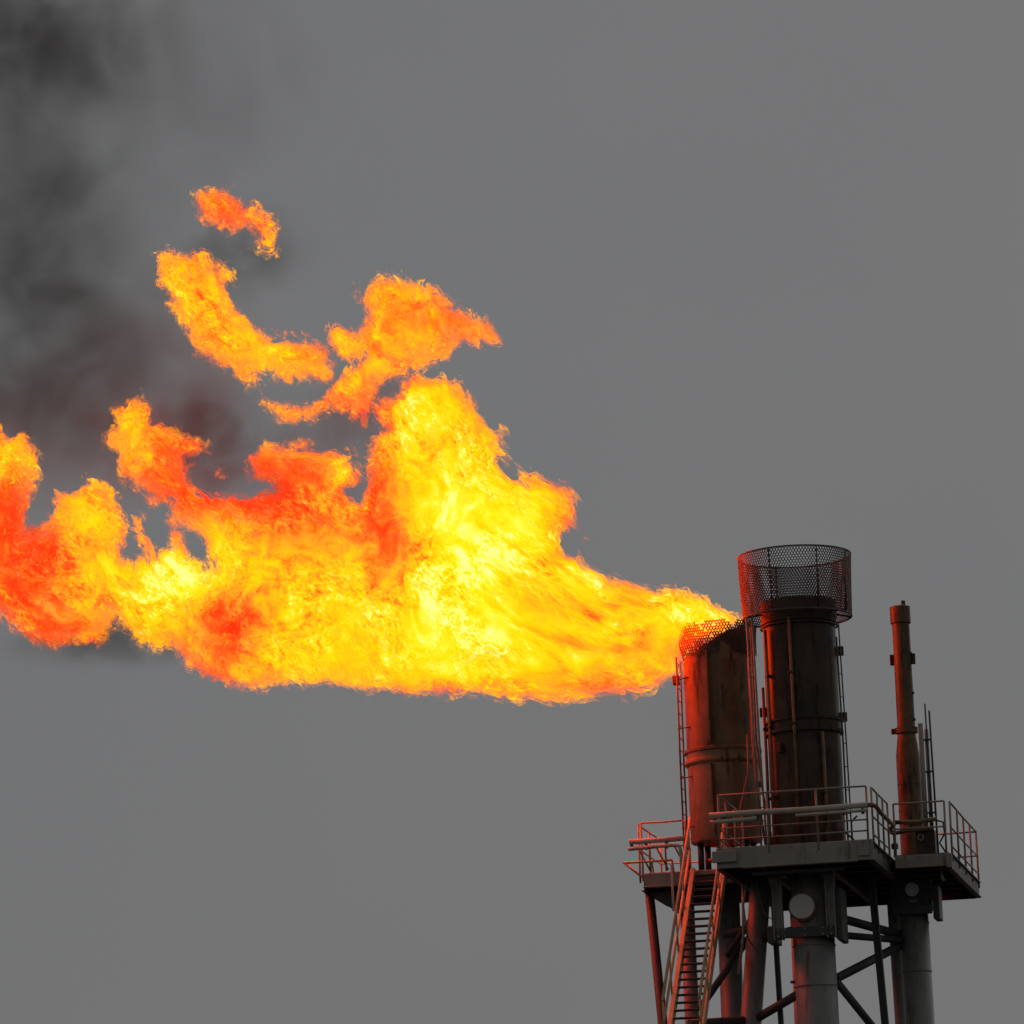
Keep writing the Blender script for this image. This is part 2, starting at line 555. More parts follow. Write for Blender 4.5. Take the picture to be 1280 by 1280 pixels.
def slant(a):
    return .40 * math.cos(a) + .015 * math.sin(9 * a) + .01 * math.sin(17 * a + 1)


lathe('lower_course', (LX, LY, ZD), prof[:9], M_SCORCHED, ls, 72, wobble=.005)
lathe('upper_course', (LX, LY, ZD), prof[8:-1], M_BURNT, ls, 72, top=lambda a: slant(a) * 1.0, wobble=.006)
for a, zt in ((rad(-97), 4.8), (rad(-62), 2.35)):
    for zb, ze in (((.75, 2.3), (2.75, zt)) if zt > 3 else ((.75, zt),)):
        c = V(LX + (LR + .05) * math.cos(a), LY + (LR + .05) * math.sin(a), ZD + (zb + ze) / 2)
        box('stiffener', c, (.27, .03, ze - zb), M_BURNT, ls, Matrix.Rotation(a, 3, 'Z'), .004)
lc = lattice_crown('mesh_crown', (LX, LY, 0), LR + .02, LR + .08, 17.82, 18.54, 84, 12, M_MESH, ls, wob=.03, strand=.34,
                   keep=lambda u, t: t < .93 + .14 * math.sin(2 * math.pi * u * 3 + 1.2) * math.sin(2 * math.pi * u * 11) and math.sin(u * 431.7 + t * 97.3) < .975)
for k in range(6):
    a = rad(60 * k + 25)
    tube('support_foot', [(LX + .6 * math.cos(a), LY + .6 * math.sin(a), ZD), (LX + .6 * math.cos(a), LY + .6 * math.sin(a), ZD + z0 + .02)], .07, M_DARK, ls, 8)
for z in (1.0, 2.1, 3.2, 4.3):
    tube('ladder_bracket', [(LX - .62, LY - .5, ZD + z), (LX - .93, LY - .32, ZD + z)], .014, M_DARK, ls, 6)
box('lug', (LX - .95, LY - .1, ZD + 4.32), (.16, .2, .2), M_BURNT, ls)
tube('base_pipe', [(LX - .3, LY - .7, ZD + .2), (LX + .2, LY - .8, ZD + .2), (LX + .5, LY - .75, ZD + .35)], .05, M_BURNT, ls, 10)

# ladder on the flame side of that stack
ld = thing('ladder', 'thin vertical ladder up the flame side of the scorched stack', 'ladder', (-2.93, 2.2, ZD), 'ladders')
for y in (1.95, 2.42):
    tube('stile', [(-2.89, y, ZD), (-2.90, y, ZD + 2.4), (-2.89, y, 17.86)], .021, M_SLIM, ld, 8)
for k in range(17):
    z = ZD + .2 + k * .28
    tube('rung', [(-2.895, 1.95, z), (-2.895, 2.42, z)], .011, M_SLIM, ld, 6)

# ladder and pipes between the two stacks
ld = thing('ladder', 'long rusty ladder climbing between the two wide stacks', 'ladder', (-.9, -.2, ZD), 'ladders')
for x in (-.86, -.74):
    tube('stile', [(x + .06, -.55, ZD), (x, -.55, ZD + 2.4), (x - .04, -.55, 18.4)], .022, M_RAIL, ld, 8)
for k in range(18):
    z = ZD + .15 + k * .28
    tube('rung', [(-.80 - .016 * k * .28, -.55, z), (-.70 - .016 * k * .28, -.55, z)], .012, M_RAIL, ld, 6)
pl = thing('ignition_line', 'pair of thin pilot gas pipes rising between the two wide stacks', 'pipe', (-.95, .4, ZD))
tube('pipe', [(-.72, -.4, ZD + .1), (-.86, -.3, ZD + 1.2), (-1.03, .4, ZD + 2.3), (-1.06, .5, ZD + 4.4)], .028, M_BURNT, pl, 8)
tube('pipe', [(-.55, -.5, ZD + .1), (-.75, -.4, ZD + 1.4), (-.94, .3, ZD + 2.6), (-.96, .4, ZD + 5.2)], .024, M_BURNT, pl, 8)
tube('pipe', [(-1.25, -.5, ZD + .1), (-1.28, -.5, ZD + .8), (-1.12, .2, ZD + 1.9), (-1.13, .3, ZD + 2.7)], .02, M_BURNT, pl, 8)
for z in (.9, 1.5):
    box('valve', (-.82, -.5, ZD + z), (.13, .1, .13), M_BURNT, pl)

# ------------------------------------------------------------------ slim stack
SX, SY = 1.85, 4.2
st = thing('vent_stack', 'slim pipe stack with capped top standing on the narrow platform', 'stack', (SX, SY, ZD))
prof = [(.05, .0), (.32, .0), (.32, .06), (.27, .07), (.265, 2.60), (.205, 3.05), (.20, 3.10), (.255, 3.11), (.255, 3.23), (.20, 3.24), (.195, 5.58), (.23, 5.60), (.23, 5.97), (.195, 5.99), (.10, 5.99)]
lathe('stack_pipe', (SX, SY, ZD), prof, M_SLIM, st, 40)
tube('tip_nozzle', [(SX + .08, SY, ZD + 5.95), (SX + .08, SY, ZD + 6.11)], .05, M_SOOT, st, 12)
for s in (-1, 1):
    box('lifting_lug', (SX + s * .235, SY, ZD + 4.78), (.1, .09, .24), M_SOOT, st)
box('lug', (SX - .27, SY - .04, ZD + 3.16), (.13, .1, .12), M_SLIM, st)
for z in (3.4, 4.0, 4.9):
    box('lug', (SX + .2, SY - .05, ZD + z), (.05, .05, .06), M_SOOT, st)
for k in range(3):
    ring('weld_band', (SX, SY), .268, ZD + .75 + .6 * k, .008, M_SLIM, st, 40)
pp = thing('vent_pipe', 'two upright thin pipes bundled beside the slim stack', 'pipe', (2.45, 2.05, ZD))
tube('pipe', [(2.42, 2.0, ZD), (2.42, 2.0, 16.02)], .055, M_STEEL, pp, 12)
tube('pipe', [(2.53, 2.1, ZD), (2.53, 2.1, 15.9)], .045, M_STEEL, pp, 12)
tube('rod', [(2.57, 2.0, ZD), (2.54, 2.0, 16.45)], .018, M_DARK, pp, 8)
tube('rod', [(2.65, 2.05, ZD), (2.62, 2.05, 16.3)], .022, M_DARK, pp, 8)
for z in (1.0, 1.9, 2.6):
    box('clamp', (2.5, 2.03, ZD + z), (.26, .1, .03), M_DARK, pp)
# valve skid at the foot of the slim stack
vk = thing('valve_manifold', 'rusty valve manifold around the foot of the slim stack', 'manifold', (2.3, 1.6, ZD))
tube('pipe', [(1.70, 1.5, ZD + .62), (1.85, 1.35, ZD + .75), (2.3, 1.35, ZD + .72), (2.72, 1.4, ZD + .78)], .05, M_BURNT, vk, 10)
tube('pipe', [(1.66, 1.6, ZD + .60), (1.78, 1.4, ZD + .52), (2.1, 1.35, ZD + .55), (2.65, 1.4, ZD + .58)], .045, M_BURNT, vk, 10)
tube('hose', [(2.7, 1.4, ZD + .75), (2.86, 1.4, ZD + .7), (2.88, 1.4, ZD + .45), (2.76, 1.4, ZD + .25), (2.88, 1.4, ZD + .05)], .02, M_DARK, vk, 8)
box('cabinet', (2.45, 1.6, ZD + .3), (.42, .3, .52), M_SOOT, vk)
tube('handwheel', [(2.36 + .06 * math.cos(a * .5236), 1.42, ZD + .40 + .06 * math.sin(a * .5236)) for a in range(12)], .012, M_PALE, vk, 6, closed=True)
box('valve', (1.78, 1.5, ZD + .25), (.14, .12, .12), M_SOOT, vk)
tube('pipe', [(1.78, 1.5, ZD), (1.78, 1.5, ZD + .6)], .03, M_SOOT, vk, 8)

# ------------------------------------------------------------------ lagged pipes along the rails
pr = thing('lagged_pipe_run', 'two pale lagged pipes along the front railing of the large platform', 'pipe', (.1, -2.15, ZD + .6))
tube('pipe', [(-1.62, -2.16, ZD + .66), (-.8, -2.16, ZD + .67), (.5, -2.16, ZD + .66), (1.72, -2.16, ZD + .68)], .062, M_PALE, pr, 12)
tube('pipe', [(-1.6, -2.22, ZD + .51), (-.7, -2.22, ZD + .53), (-.62, -2.2, ZD + .55)], .045, M_PALE, pr, 12)
tube('pipe', [(.2, -2.22, ZD + .545), (1.72, -2.22, ZD + .56)], .035, M_PALE, pr, 12)
tube('pipe', [(1.72, -2.16, ZD + .68), (1.86, -2.1, ZD + .66), (1.86, -1.2, ZD + .62), (1.86, .8, ZD + .62)], .05, M_BURNT, pr, 12)
for x in (-1.3, -.62, .25, 1.2, 1.6):
    box('pipe_clamp', (x, -2.14, ZD + .60), (.07, .10, .20), M_DARK, pr)
for x in (1.0, 1.25):
    tube('hanger', [(x, -1.4, ZD + .05), (x, -1.4, ZD + .5)], .022, M_DARK, pr, 8)
tube('hanger', [(1.25, -1.4, ZD + .45), (1.38, -1.4, ZD + .57)], .022, M_DARK, pr, 8)
tube('hanger', [(1.05, -1.4, ZD + .3), (1.3, -1.4, ZD + .05)], .02, M_DARK, pr, 8)
pr = thing('lagged_pipe_run', 'short pale lagged pipes across the small platform beside the stair', 'pipe', (-3.4, 1.15, ZD + .6))
tube('pipe', [(-3.96, 1.18, ZD + .66), (-3.3, 1.18, ZD + .66), (-2.72, 1.18, ZD + .67)], .058, M_PALE, pr, 12)
tube('pipe', [(-3.98, 1.12, ZD + .50), (-3.0, 1.12, ZD + .53), (-2.85, 1.12, ZD + .5), (-2.82, 1.12, ZD + .3), (-2.82, 1.12, ZD - .9)], .043, M_PALE, pr, 12)
tube('pipe', [(-3.04, 1.1, ZD + .1), (-3.04, 1.1, ZD - .9), (-2.82, 1.1, ZD - .92)], .03, M_PALE, pr, 10)
for x in (-3.92, -3.6, -3.15):
    box('pipe_clamp', (x, 1.2, ZD + .58), (.06, .09, .22), M_DARK, pr)
for x in (-3.8, -3.4, -3.0):
    tube('hanger', [(x, 1.25, ZD + .55), (x + .25, 1.3, ZD + .02)], .02, M_RAIL, pr, 8)
for x in (-3.55, -3.2):
    tube('hanger', [(x, 1.3, ZD + .58), (x, 1.34, ZD)], .022, M_RAIL, pr, 8)

# ------------------------------------------------------------------ stair
sr = thing('stair', 'steep open-tread stair with orange-lit handrails climbing to the small platform', 'stair', (-2.27, 1.3, ZD))
top, bot = V(0, 1.32, ZD - .05), V(0, -2.75, ZD - 4.12)
for x in (-2.60, -1.93):
    X = V(x, 0, 0)
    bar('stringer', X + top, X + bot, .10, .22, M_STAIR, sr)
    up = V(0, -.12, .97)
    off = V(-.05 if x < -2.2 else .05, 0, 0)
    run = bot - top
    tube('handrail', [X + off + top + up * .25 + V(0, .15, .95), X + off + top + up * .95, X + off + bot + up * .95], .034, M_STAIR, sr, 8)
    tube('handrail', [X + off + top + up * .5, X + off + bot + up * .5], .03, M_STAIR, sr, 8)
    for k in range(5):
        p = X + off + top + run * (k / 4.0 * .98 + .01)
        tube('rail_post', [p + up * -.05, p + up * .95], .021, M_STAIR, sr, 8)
nt = 23
for k in range(nt):
    p = top + (bot - top) * ((k + .6) / nt)
    box('tread', (-2.265, p.y, p.z), (.57, .24, .034), M_DARK, sr)
lg = thing('stair_landing', 'steel landing at the foot of the steep stair', 'landing', (-2.3, -3.3, ZD - 4.2))
plate('deck_plate', -3.0, -1.4, -4.1, -2.72, ZD - 4.24, ZD - 4.2, M_DARK, lg)
for x in (-2.95, -1.45):
    for y in (-4.0, -2.8):
        tube('landing_leg', [(x, y, -.05), (x, y, ZD - 4.24)], .08, M_LEG, lg, 10)

# ------------------------------------------------------------------ supporting tower
tw = thing('support_tower', 'dark steel leg tower with cross bracing carrying the platforms', 'tower', (0, 1.5, 0))


def leg(p_top, p_bot, r0, r1, mat=M_LEG):
    return tube('leg', [p_top, (Vector(p_top) + Vector(p_bot)) / 2, p_bot], r0, mat, tw, 28, r_end=r1)


# thick front leg under the large platform, with its bracket and round blanking plate
ML = (.22, -.55)
lg1 = leg((ML[0], ML[1], ZD - .5), (ML[0] + .02, ML[1], -.1), .435, .47)
for x in (-.44, .68):
    i_beam('bracket_post', (x, -1.02, ZD - .5), (x, -1.02, 11.16), .2, .2, M_STEEL, tw)
box('bracket_beam', (.12, -1.06, 11.3), (1.24, .12, .22), M_DARK, tw)
box('bracket_side', (.84, -.6, 11.65), (.12, .9, 1.1), M_DARK, tw)
box('bracket_side', (-.60, -.6, 11.3), (.2, .7, .36), M_DARK, tw)


def disc(c, r, t=.05, plate_mat=M_DISC):
    prof = [(.0001, 0), (r * .93, 0), (r, .012), (r, t), (.0001, t)]
    n = 40
    vs, fs = [], []
    for i, (rr, y) in enumerate(prof):
        for k in range(n):
            a = 2 * math.pi * k / n
            vs.append((rr * math.cos(a), y - t, rr * math.sin(a)))
    for i in range(len(prof) - 1):
        for k in range(n):
            l = (k + 1) % n
            fs.append((i * n + k, i * n + l, (i + 1) * n + l, (i + 1) * n + k))
    return link('blanking_plate', mesh('blanking_plate', vs, fs), plate_mat, tw, c)


stub = tube('pipe_stub', [(.09, -1.13, 11.83), (.09, -.6, 11.83)], .30, M_BURNT, tw, 32)
disc((.09, -1.145, 11.83), .262)
box('warning_plate', (-.29, -1.03, 12.48), (.14, .02, .06), M_PALE, tw)
# leg under the slim stack
RL = (1.98, 2.6)
lg2 = leg((RL[0], RL[1], ZD - .4), (RL[0] + .02, RL[1], -.1), .315, .34)
for x in (1.64, 2.36):
    i_beam('bracket_post', (x, 2.2, ZD - .35), (x, 2.2, 11.95), .16, .16, M_DARK, tw)
box('bracket_beam', (2.0, 2.17, 12.0), (.86, .12, .2), M_DARK, tw)
box('bracket_beam', (2.0, 2.17, 12.72), (.86, .12, .1), M_DARK, tw)
box('bracket_back', (2.0, 2.24, 12.36), (.62, .05, .6), M_DARK, tw)
box('bracket_side', (2.52, 2.5, 12.15), (.14, .6, .74), M_DARK, tw)
disc((2.02, 2.19, 12.44), .15)
box('warning_plate', (2.03, 2.2, 12.19), (.16, .02, .05), M_STEEL, tw)
# raking leg and the legs behind it
leg((-1.0, .5, ZD - .35), (-2.5, .5, -.1), .22, .26)
leg((-2.08, 2.6, ZD - .35), (-2.14, 2.6, -.1), .25, .27)
leg((-3.68, 1.8, ZD - .38), (-2.9, 1.8, -.1), .10, .13, M_DARK)
leg((-3.0, 2.6, ZD - .38), (-3.1, 3.4, -.1), .16, .18)
leg((1.2, 5.4, ZD - .45), (1.3, 6.4, -.1), .14, .18)
leg((-1.0, 5.4, ZD - .45), (-1.2, 6.4, -.1), .14, .18)
i_beam('strut', (-.72, .2, ZD - .5), (-.62, .2, 6.0), .11, .11, M_DARK, tw)
i_beam('strut', (1.35, .6, ZD - .45), (1.72, .6, 4.0), .15, .15, M_DARK, tw)
br = .095
for p, q, r in [((.60, -.3, 10.36), (1.72, 2.6, 11.32), br), ((.60, -.3, 10.33), (1.95, 2.6, 8.2), br * .9), ((-1.45, .6, 9.60), (-.1, -.4, 10.12), br),
                ((.60, .2, 11.72), (1.72, 2.6, 11.50), br), ((.60, .4, 11.36), (1.72, 2.4, 11.38), br * .8),
                ((-1.05, .5, 11.38), (-.2, -.4, 11.42), .1), ((-1.95, 1.2, 11.6), (-1.1, .6, 11.65), .1), ((-1.9, 1.0, 11.1), (-1.2, .7, 11.95), .07),
                ((-2.6, 1.2, 10.0), (-1.45, 1.6, 11.6), .08), ((-2.5, -.6, 9.55), (-1.45, .4, 9.65), .1)]:
    tube('brace', [p, q], r, M_DARK, tw, 14)
for (c, r, zs) in ((ML, .45, (11.05, 10.2, 8.6)), (RL, .325, (11.75, 10.7, 9.2))):
    for z in zs:
        ring('weld_ring', c, r, z, .012, M_LEG, tw, 40)
for (x, y, z) in ((-.44, -1.13, 11.3), (.68, -1.13, 11.3), (.12, -1.13, 11.3), (-.3, -1.13, 11.3), (.5, -1.13, 11.3)):
    for dz in (-.07, .07):
        tube('bolt', [(x, y - .012, z + dz), (x, y + .02, z + dz)], .022, M_STEEL, tw, 6)
for k in range(10):
    a = 2 * math.pi * k / 10
    tube('bolt', [(.09 + .285 * math.cos(a), -1.155, 11.83 + .285 * math.sin(a)), (.09 + .285 * math.cos(a), -1.12, 11.83 + .285 * math.sin(a))], .014, M_DARK, tw, 6)
for x0, x1 in ((-.62, -.30), (.54, .86)):
    m_ = mesh('gusset', [(x0, -1.5, ZD - .48), (x1, -1.5, ZD - .48), ((x0 + x1) / 2 + .03, -1.5, ZD - .85), ((x0 + x1) / 2 - .03, -1.5, ZD - .85),
                         (x0, -1.47, ZD - .48), (x1, -1.47, ZD - .48), ((x0 + x1) / 2 + .03, -1.47, ZD - .85), ((x0 + x1) / 2 - .03, -1.47, ZD - .85)],
              [(0, 3, 2, 1), (4, 5, 6, 7), (0, 1, 5, 4), (1, 2, 6, 5), (2, 3, 7, 6), (3, 0, 4, 7)])
    g_ = link('gusset', m_, M_DARK, tw)
    g_.location = -origin(tw)
tube('cable', [(-.95, -.2, ZD - .4), (-.9, -.4, ZD - .9), (-.78, -.5, ZD - 1.3), (-.5, -.9, ZD - 1.5), (-.46, -.95, ZD - .6)], .016, M_DARK, tw, 6)
tube('cable', [(-1.25, .2, ZD - .4), (-1.35, .1, ZD - 1.0), (-1.3, .2, ZD - 1.7), (-1.1, .3, ZD - 2.0)], .02, M_RAIL, tw, 6)
tube('conduit', [(-1.42, .6, ZD - .4), (-1.46, .6, ZD - 1.6), (-1.6, .6, ZD - 2.4)], .03, M_PALE, tw, 8)
tube('step_peg', [(-.32, -.55, 10.32), (-.2, -.55, 10.32)], .03, M_DARK, tw, 8)
#FLAME#
# ------------------------------------------------------------------ flame
FY = 2.3                                         # the flame leaves the scorched stack along its axis and streams down-wind (-x)
BODY = [(925, 776), (898, 754), (868, 743), (843, 734), (822, 738), (788, 728), (759, 722), (750, 710), (736, 700), (729, 678), (720, 686), (710, 690), (706, 676), (714, 659),
        (718, 634), (710, 613), (695, 607), (670, 596), (653, 592), (636, 586), (630, 567), (628, 545), (615, 535), (602, 520), (594, 507), (581, 491), (565, 484), (543, 482),
        (524, 476), (512, 488), (497, 499), (467, 507), (470, 524), (484, 541), (467, 550), (463, 579), (459, 605), (447, 617), (441, 612), (446, 589), (431, 562), (401, 558), (375, 552),
        (349, 560), (326, 559), (307, 583), (319, 598), (343, 601), (349, 619), (322, 626), (292, 619), (262, 617), (244, 604), (234, 586), (229, 570), (251, 561), (247, 551),
        (221, 542), (206, 529), (187, 517), (180, 502), (165, 495), (150, 508), (139, 516), (146, 529), (133, 561), (142, 566), (150, 557), (157, 574), (156, 592), (169, 609),
        (195, 619), (210, 630), (227, 634), (232, 656), (255, 671), (268, 684), (278, 716), (266, 728), (257, 712), (246, 702), (240, 682), (232, 664), (225, 660), (221, 692), (208, 702),
        (199, 679), (190, 658), (184, 658), (187, 690), (182, 709), (165, 705), (161, 694), (171, 667), (157, 637), (144, 617), (131, 607), (112, 611), (109, 622), (86, 619), (82, 630),
        (86, 645), (77, 656), (67, 667), (36, 667), (34, 637), (43, 592), (41, 562), (30, 540), (15, 553), (4, 532), (-14, 522), (-45, 560), (-70, 640), (-60, 720), (-30, 750), (0, 765),
        (11, 776), (22, 791), (49, 800), (67, 800), (86, 795), (97, 806), (103, 818), (110, 802), (124, 787), (139, 767), (157, 784), (172, 799), (195, 806), (210, 801), (229, 823),
        (259, 849), (292, 864), (330, 866), (360, 859), (390, 861), (416, 859), (440, 864), (476, 870), (518, 878), (560, 873), (590, 870), (611, 868), (653, 876), (695, 875),
        (721, 872), (750, 866), (788, 867), (813, 863), (840, 846), (856, 822), (880, 806), (905, 792)]
WISPS = [
    [(252, 241), (289, 244), (308, 255), (316, 267), (332, 269), (351, 281), (357, 306), (349, 323), (336, 323), (328, 304), (316, 294), (297, 298), (277, 286), (258, 284), (250, 271)],
    [(199, 320), (215, 315), (234, 323), (260, 316), (271, 333), (297, 347), (289, 357), (291, 380), (308, 398), (332, 411), (359, 417), (387, 421), (406, 435), (417, 454), (410, 470),
     (383, 474), (367, 466), (336, 468), (328, 454), (308, 458), (305, 474), (293, 470), (277, 454), (258, 450), (252, 439), (232, 435), (226, 407), (211, 380), (190, 357)],
    [(410, 407), (430, 408), (449, 415), (461, 400), (449, 376), (461, 363), (480, 350), (512, 353), (543, 359), (558, 376), (574, 388), (594, 398), (617, 407), (631, 431), (601, 439),
     (578, 434), (562, 454), (535, 462), (504, 470), (484, 474), (471, 492), (463, 513), (453, 533), (440, 532), (433, 515), (410, 510), (379, 523), (344, 522), (322, 497), (347, 500),
     (379, 504), (400, 494), (408, 478), (445, 451), (426, 448), (410, 435)],
    [(275, 588), (281, 592), (279, 600), (271, 598)],
    [(194, 632), (203, 630), (208, 640), (198, 644)],
]
VOX = .042
X0, X1, Z0, Z1, YH = -20.4, -1.0, 16.8, 29.9, 2.85
nx, nz, ny = int((X1 - X0) / VOX), int((Z1 - Z0) / VOX), int(2 * YH / VOX)
gx = X0 + VOX * np.arange(nx, dtype=np.float32)
gz = Z0 + VOX * np.arange(nz, dtype=np.float32)
gy = -YH + VOX * np.arange(ny, dtype=np.float32)
PXM = 1.0 / (at(701, 700, FY)[0] - at(700, 700, FY)[0])      # frame units per metre near the flame


def down_wind(px):
    """the plume drifts a little way back from the stack's plane as it blows away"""
    return FY + .4 * min(1.0, max(0.0, (830 - px) / 260.0))


def outline_distance(polys):
    """signed distance (m, positive inside) to the outlines in the flame's own plane"""
    XX, ZZ = np.meshgrid(gx, gz, indexing='ij')
    best = np.full(XX.shape, 1e9, np.float32)
    inside = np.zeros(XX.shape, bool)
    for poly in polys:
        w = [at(a, b, down_wind(a)) for a, b in poly]
        q = np.array([(p[0], p[2]) for p in w], np.float32)
        ins = np.zeros(XX.shape, bool)
        for i in range(len(q)):
            (ax, az), (bx, bz) = q[i - 1], q[i]
            ex, ez = bx - ax, bz - az
            t = np.clip(((XX - ax) * ex + (ZZ - az) * ez) / (ex * ex + ez * ez + 1e-9), 0, 1)
            dd = (XX - ax - t * ex) ** 2 + (ZZ - az - t * ez) ** 2
            np.minimum(best, dd, out=best)
            c = (az > ZZ) != (bz > ZZ)
            ins ^= c & (XX < ex * (ZZ - az) / (ez if abs(ez) > 1e-9 else 1e-9) + ax)
        inside |= ins
    d = np.sqrt(best)
    return np.where(inside, d, -d)


RNG = np.random.default_rng(11)


def noise_tile(n, lo, hi, slope, aniso=(1, 1, 1)):
    """periodic turbulence: random phases under a power-law spectrum between two wave numbers"""
    k = np.fft.fftfreq(n) * n
    kz = np.fft.rfftfreq(n) * n
    K = np.sqrt((k[:, None, None] * aniso[0]) ** 2 + (k[None, :, None] * aniso[1]) ** 2 + (kz[None, None, :] * aniso[2]) ** 2)
    amp = np.where((K >= lo) & (K <= hi), np.maximum(K, 1e-3) ** slope, 0)
    sp = amp * np.exp(2j * np.pi * RNG.random(K.shape))
    f = np.fft.irfftn(sp, s=(n, n, n))
    return (f / f.std()).astype(np.float32)


def sample(tile, p, cell):
    n = tile.shape[0]
    q = p / np.float32(cell)
    i = np.floor(q).astype(np.int32)
    f = (q - i).astype(np.float32)
    f = f * f * (3 - 2 * f)
    i %= n
    j = (i + 1) % n
    flat = tile.ravel()
    out = 0
    for a in (0, 1):
        ia = (j if a else i)[:, 0] * (n * n)
        wa = f[:, 0] if a else 1 - f[:, 0]
        for b in (0, 1):
            ib = (j if b else i)[:, 1] * n
            wb = wa * (f[:, 1] if b else 1 - f[:, 1])
            for c in (0, 1):
                ic = (j if c else i)[:, 2]
                out = out + wb * (f[:, 2] if c else 1 - f[:, 2]) * flat[ia + ib + ic]
    return out


T_BIG = noise_tile(64, 3, 22, -2.3)
T_BIG2 = noise_tile(64, 3, 22, -2.3)
T_FINE = noise_tile(80, 5, 34, -1.9)

d_body, d_wisp = outline_distance([BODY]), outline_distance(WISPS)
d2 = np.maximum(d_body, d_wisp)
LOOSE = np.where(d_wisp > d_body, 1.0, 0.0)         # torn-off tongues burn thinner
# slow sway of the flame's middle surface toward and away from the viewer, none at the stack
XX, ZZ = np.meshgrid(gx, gz, indexing='ij')
away = np.clip((-2.5 - XX) / 5.0, 0, 1)
YC = away * (.4 + .5 * np.sin(XX * .55 + .6 * ZZ) + .35 * np.sin(ZZ * 1.1 - XX * .31 + 1.0))
HALF, SOFT = 2.45, 1.4


def field(amp_scale):
    F = np.full((nx, nz, ny), -2.0, np.float32)
    Y = gy[None, :] - YC.reshape(-1, 1).astype(np.float32)
    inv = -SOFT * np.log(np.clip(1 - np.abs(Y) / HALF, 1e-3, 1))
    base = d2.reshape(-1, 1) - inv
    F.reshape(-1, ny)[:] = np.maximum(base, -2.0)
    band = np.nonzero((F.ravel() > -.75) & (F.ravel() < 1.5))[0]
    ix, rem = np.divmod(band, nz * ny)
    iz, iy = np.divmod(rem, ny)
    P = np.stack([gx[ix], gy[iy], gz[iz]], 1).astype(np.float32)
    flow = warp(P)
    near = np.clip((-2.2 - P[:, 0]) / 4.5, .22, 1)
    # larger on the lee side above, smoother along the underside
    big = sample(T_BIG, flow * np.array([1, 1, 1], np.float32), .13)
    fine = sample(T_FINE, flow * np.array([1.0, 1, 1], np.float32), .040)
    ridge = .9 - np.abs(big) * 1.4
    under = 1 - .55 * np.clip((18.35 - P[:, 2]) / .5, 0, 1)
    n = under * (near * (.14 * big + .06 * ridge) + (.45 + .55 * near) * .095 * fine)
    F.ravel()[band] += amp_scale * n + .035 - .03 * np.clip((P[:, 2] - 23.4) / .8, 0, 1)
    return F


def warp(P, curl=.28, stretch=.28):
    """coordinates carried along by the swirling gas: stretched along the rise and curled by slow eddies"""
    a = rad(128)
    ca, sa = math.cos(a), math.sin(a)
    k = np.clip((-3.0 - P[:, 0]) / 4.0, 0, 1)
    w1 = sample(T_BIG2, P, .30)
    w2 = sample(T_BIG2, P + np.float32(7.7), .30)
    x = P[:, 0] + curl * k * w1
    z = P[:, 2] + curl * k * w2
    u = (x * ca + z * sa) * (1 - stretch * k)                    # along the rise: stretched
    v = (-x * sa + z * ca) * (1 + .4 * stretch * k)
    return np.stack([u, P[:, 1], v], 1).astype(np.float32)


def surface_nets(F, level):
    s = F > level
    c = np.zeros((nx - 1, nz - 1, ny - 1), np.int8)
    for a in (0, 1):
        for b in (0, 1):
            for e in (0, 1):
                c += s[a:nx - 1 + a, b:nz - 1 + b, e:ny - 1 + e]
    act = np.nonzero(((c > 0) & (c < 8)).ravel())[0]
    cid = np.full(c.size, -1, np.int32)
    cid[act] = np.arange(len(act), dtype=np.int32)
    cid = cid.reshape(c.shape)
    i, j, k = np.unravel_index(act, c.shape)
    tot = np.zeros((len(act), 3), np.float32)
    cnt = np.zeros(len(act), np.float32)
    for ax in range(3):
        o1, o2 = [q for q in range(3) if q != ax]
        for a in (0, 1):
            for b in (0, 1):
                off = [0, 0, 0]
                off[o1], off[o2] = a, b
                f0 = F[i + off[0], j + off[1], k + off[2]] - level
                off2 = list(off)
                off2[ax] = 1
                f1 = F[i + off2[0], j + off2[1], k + off2[2]] - level
                m = (f0 > 0) != (f1 > 0)
                t = np.where(m, f0 / np.where(m, f0 - f1, 1), 0)
                p = np.zeros((len(act), 3), np.float32)
                p[:, o1], p[:, o2], p[:, ax] = a, b, t
                tot += p * m[:, None]
                cnt += m
    tot /= np.maximum(cnt, 1)[:, None]
    vx = X0 + VOX * (i + tot[:, 0])
    vz = Z0 + VOX * (j + tot[:, 1])
    vy = -YH + VOX * (k + tot[:, 2])
    quads = []
    for ax in range(3):
        sl0, sl1 = [slice(1, -1)] * 3, [slice(1, -1)] * 3
        sl0[ax], sl1[ax] = slice(0, -1), slice(1, None)
        A, B = s[tuple(sl0)], s[tuple(sl1)]
        for flip, mask in ((0, A & ~B), (1, ~A & B)):
            idx = list(np.nonzero(mask))
            o1, o2 = (ax + 1) % 3, (ax + 2) % 3
            idx[o1] = idx[o1] + 1
            idx[o2] = idx[o2] + 1
            q = []
            for (a, b) in ((0, 0), (1, 0), (1, 1), (0, 1)):
                t = list(idx)
                t[o1] = t[o1] - a
                t[o2] = t[o2] - b
                q.append(cid[t[0], t[1], t[2]])
            q = np.stack(q if (flip ^ 1) else q[::-1], 1)
            quads.append(q)
    quads = np.concatenate(quads)
    quads = quads[(quads >= 0).all(1)]
    return np.stack([vx, vy + FY, vz], 1), quads


def smooth_step(a, b, x):
    t = np.clip((x - a) / (b - a), 0, 1)
    return t * t * (3 - 2 * t)


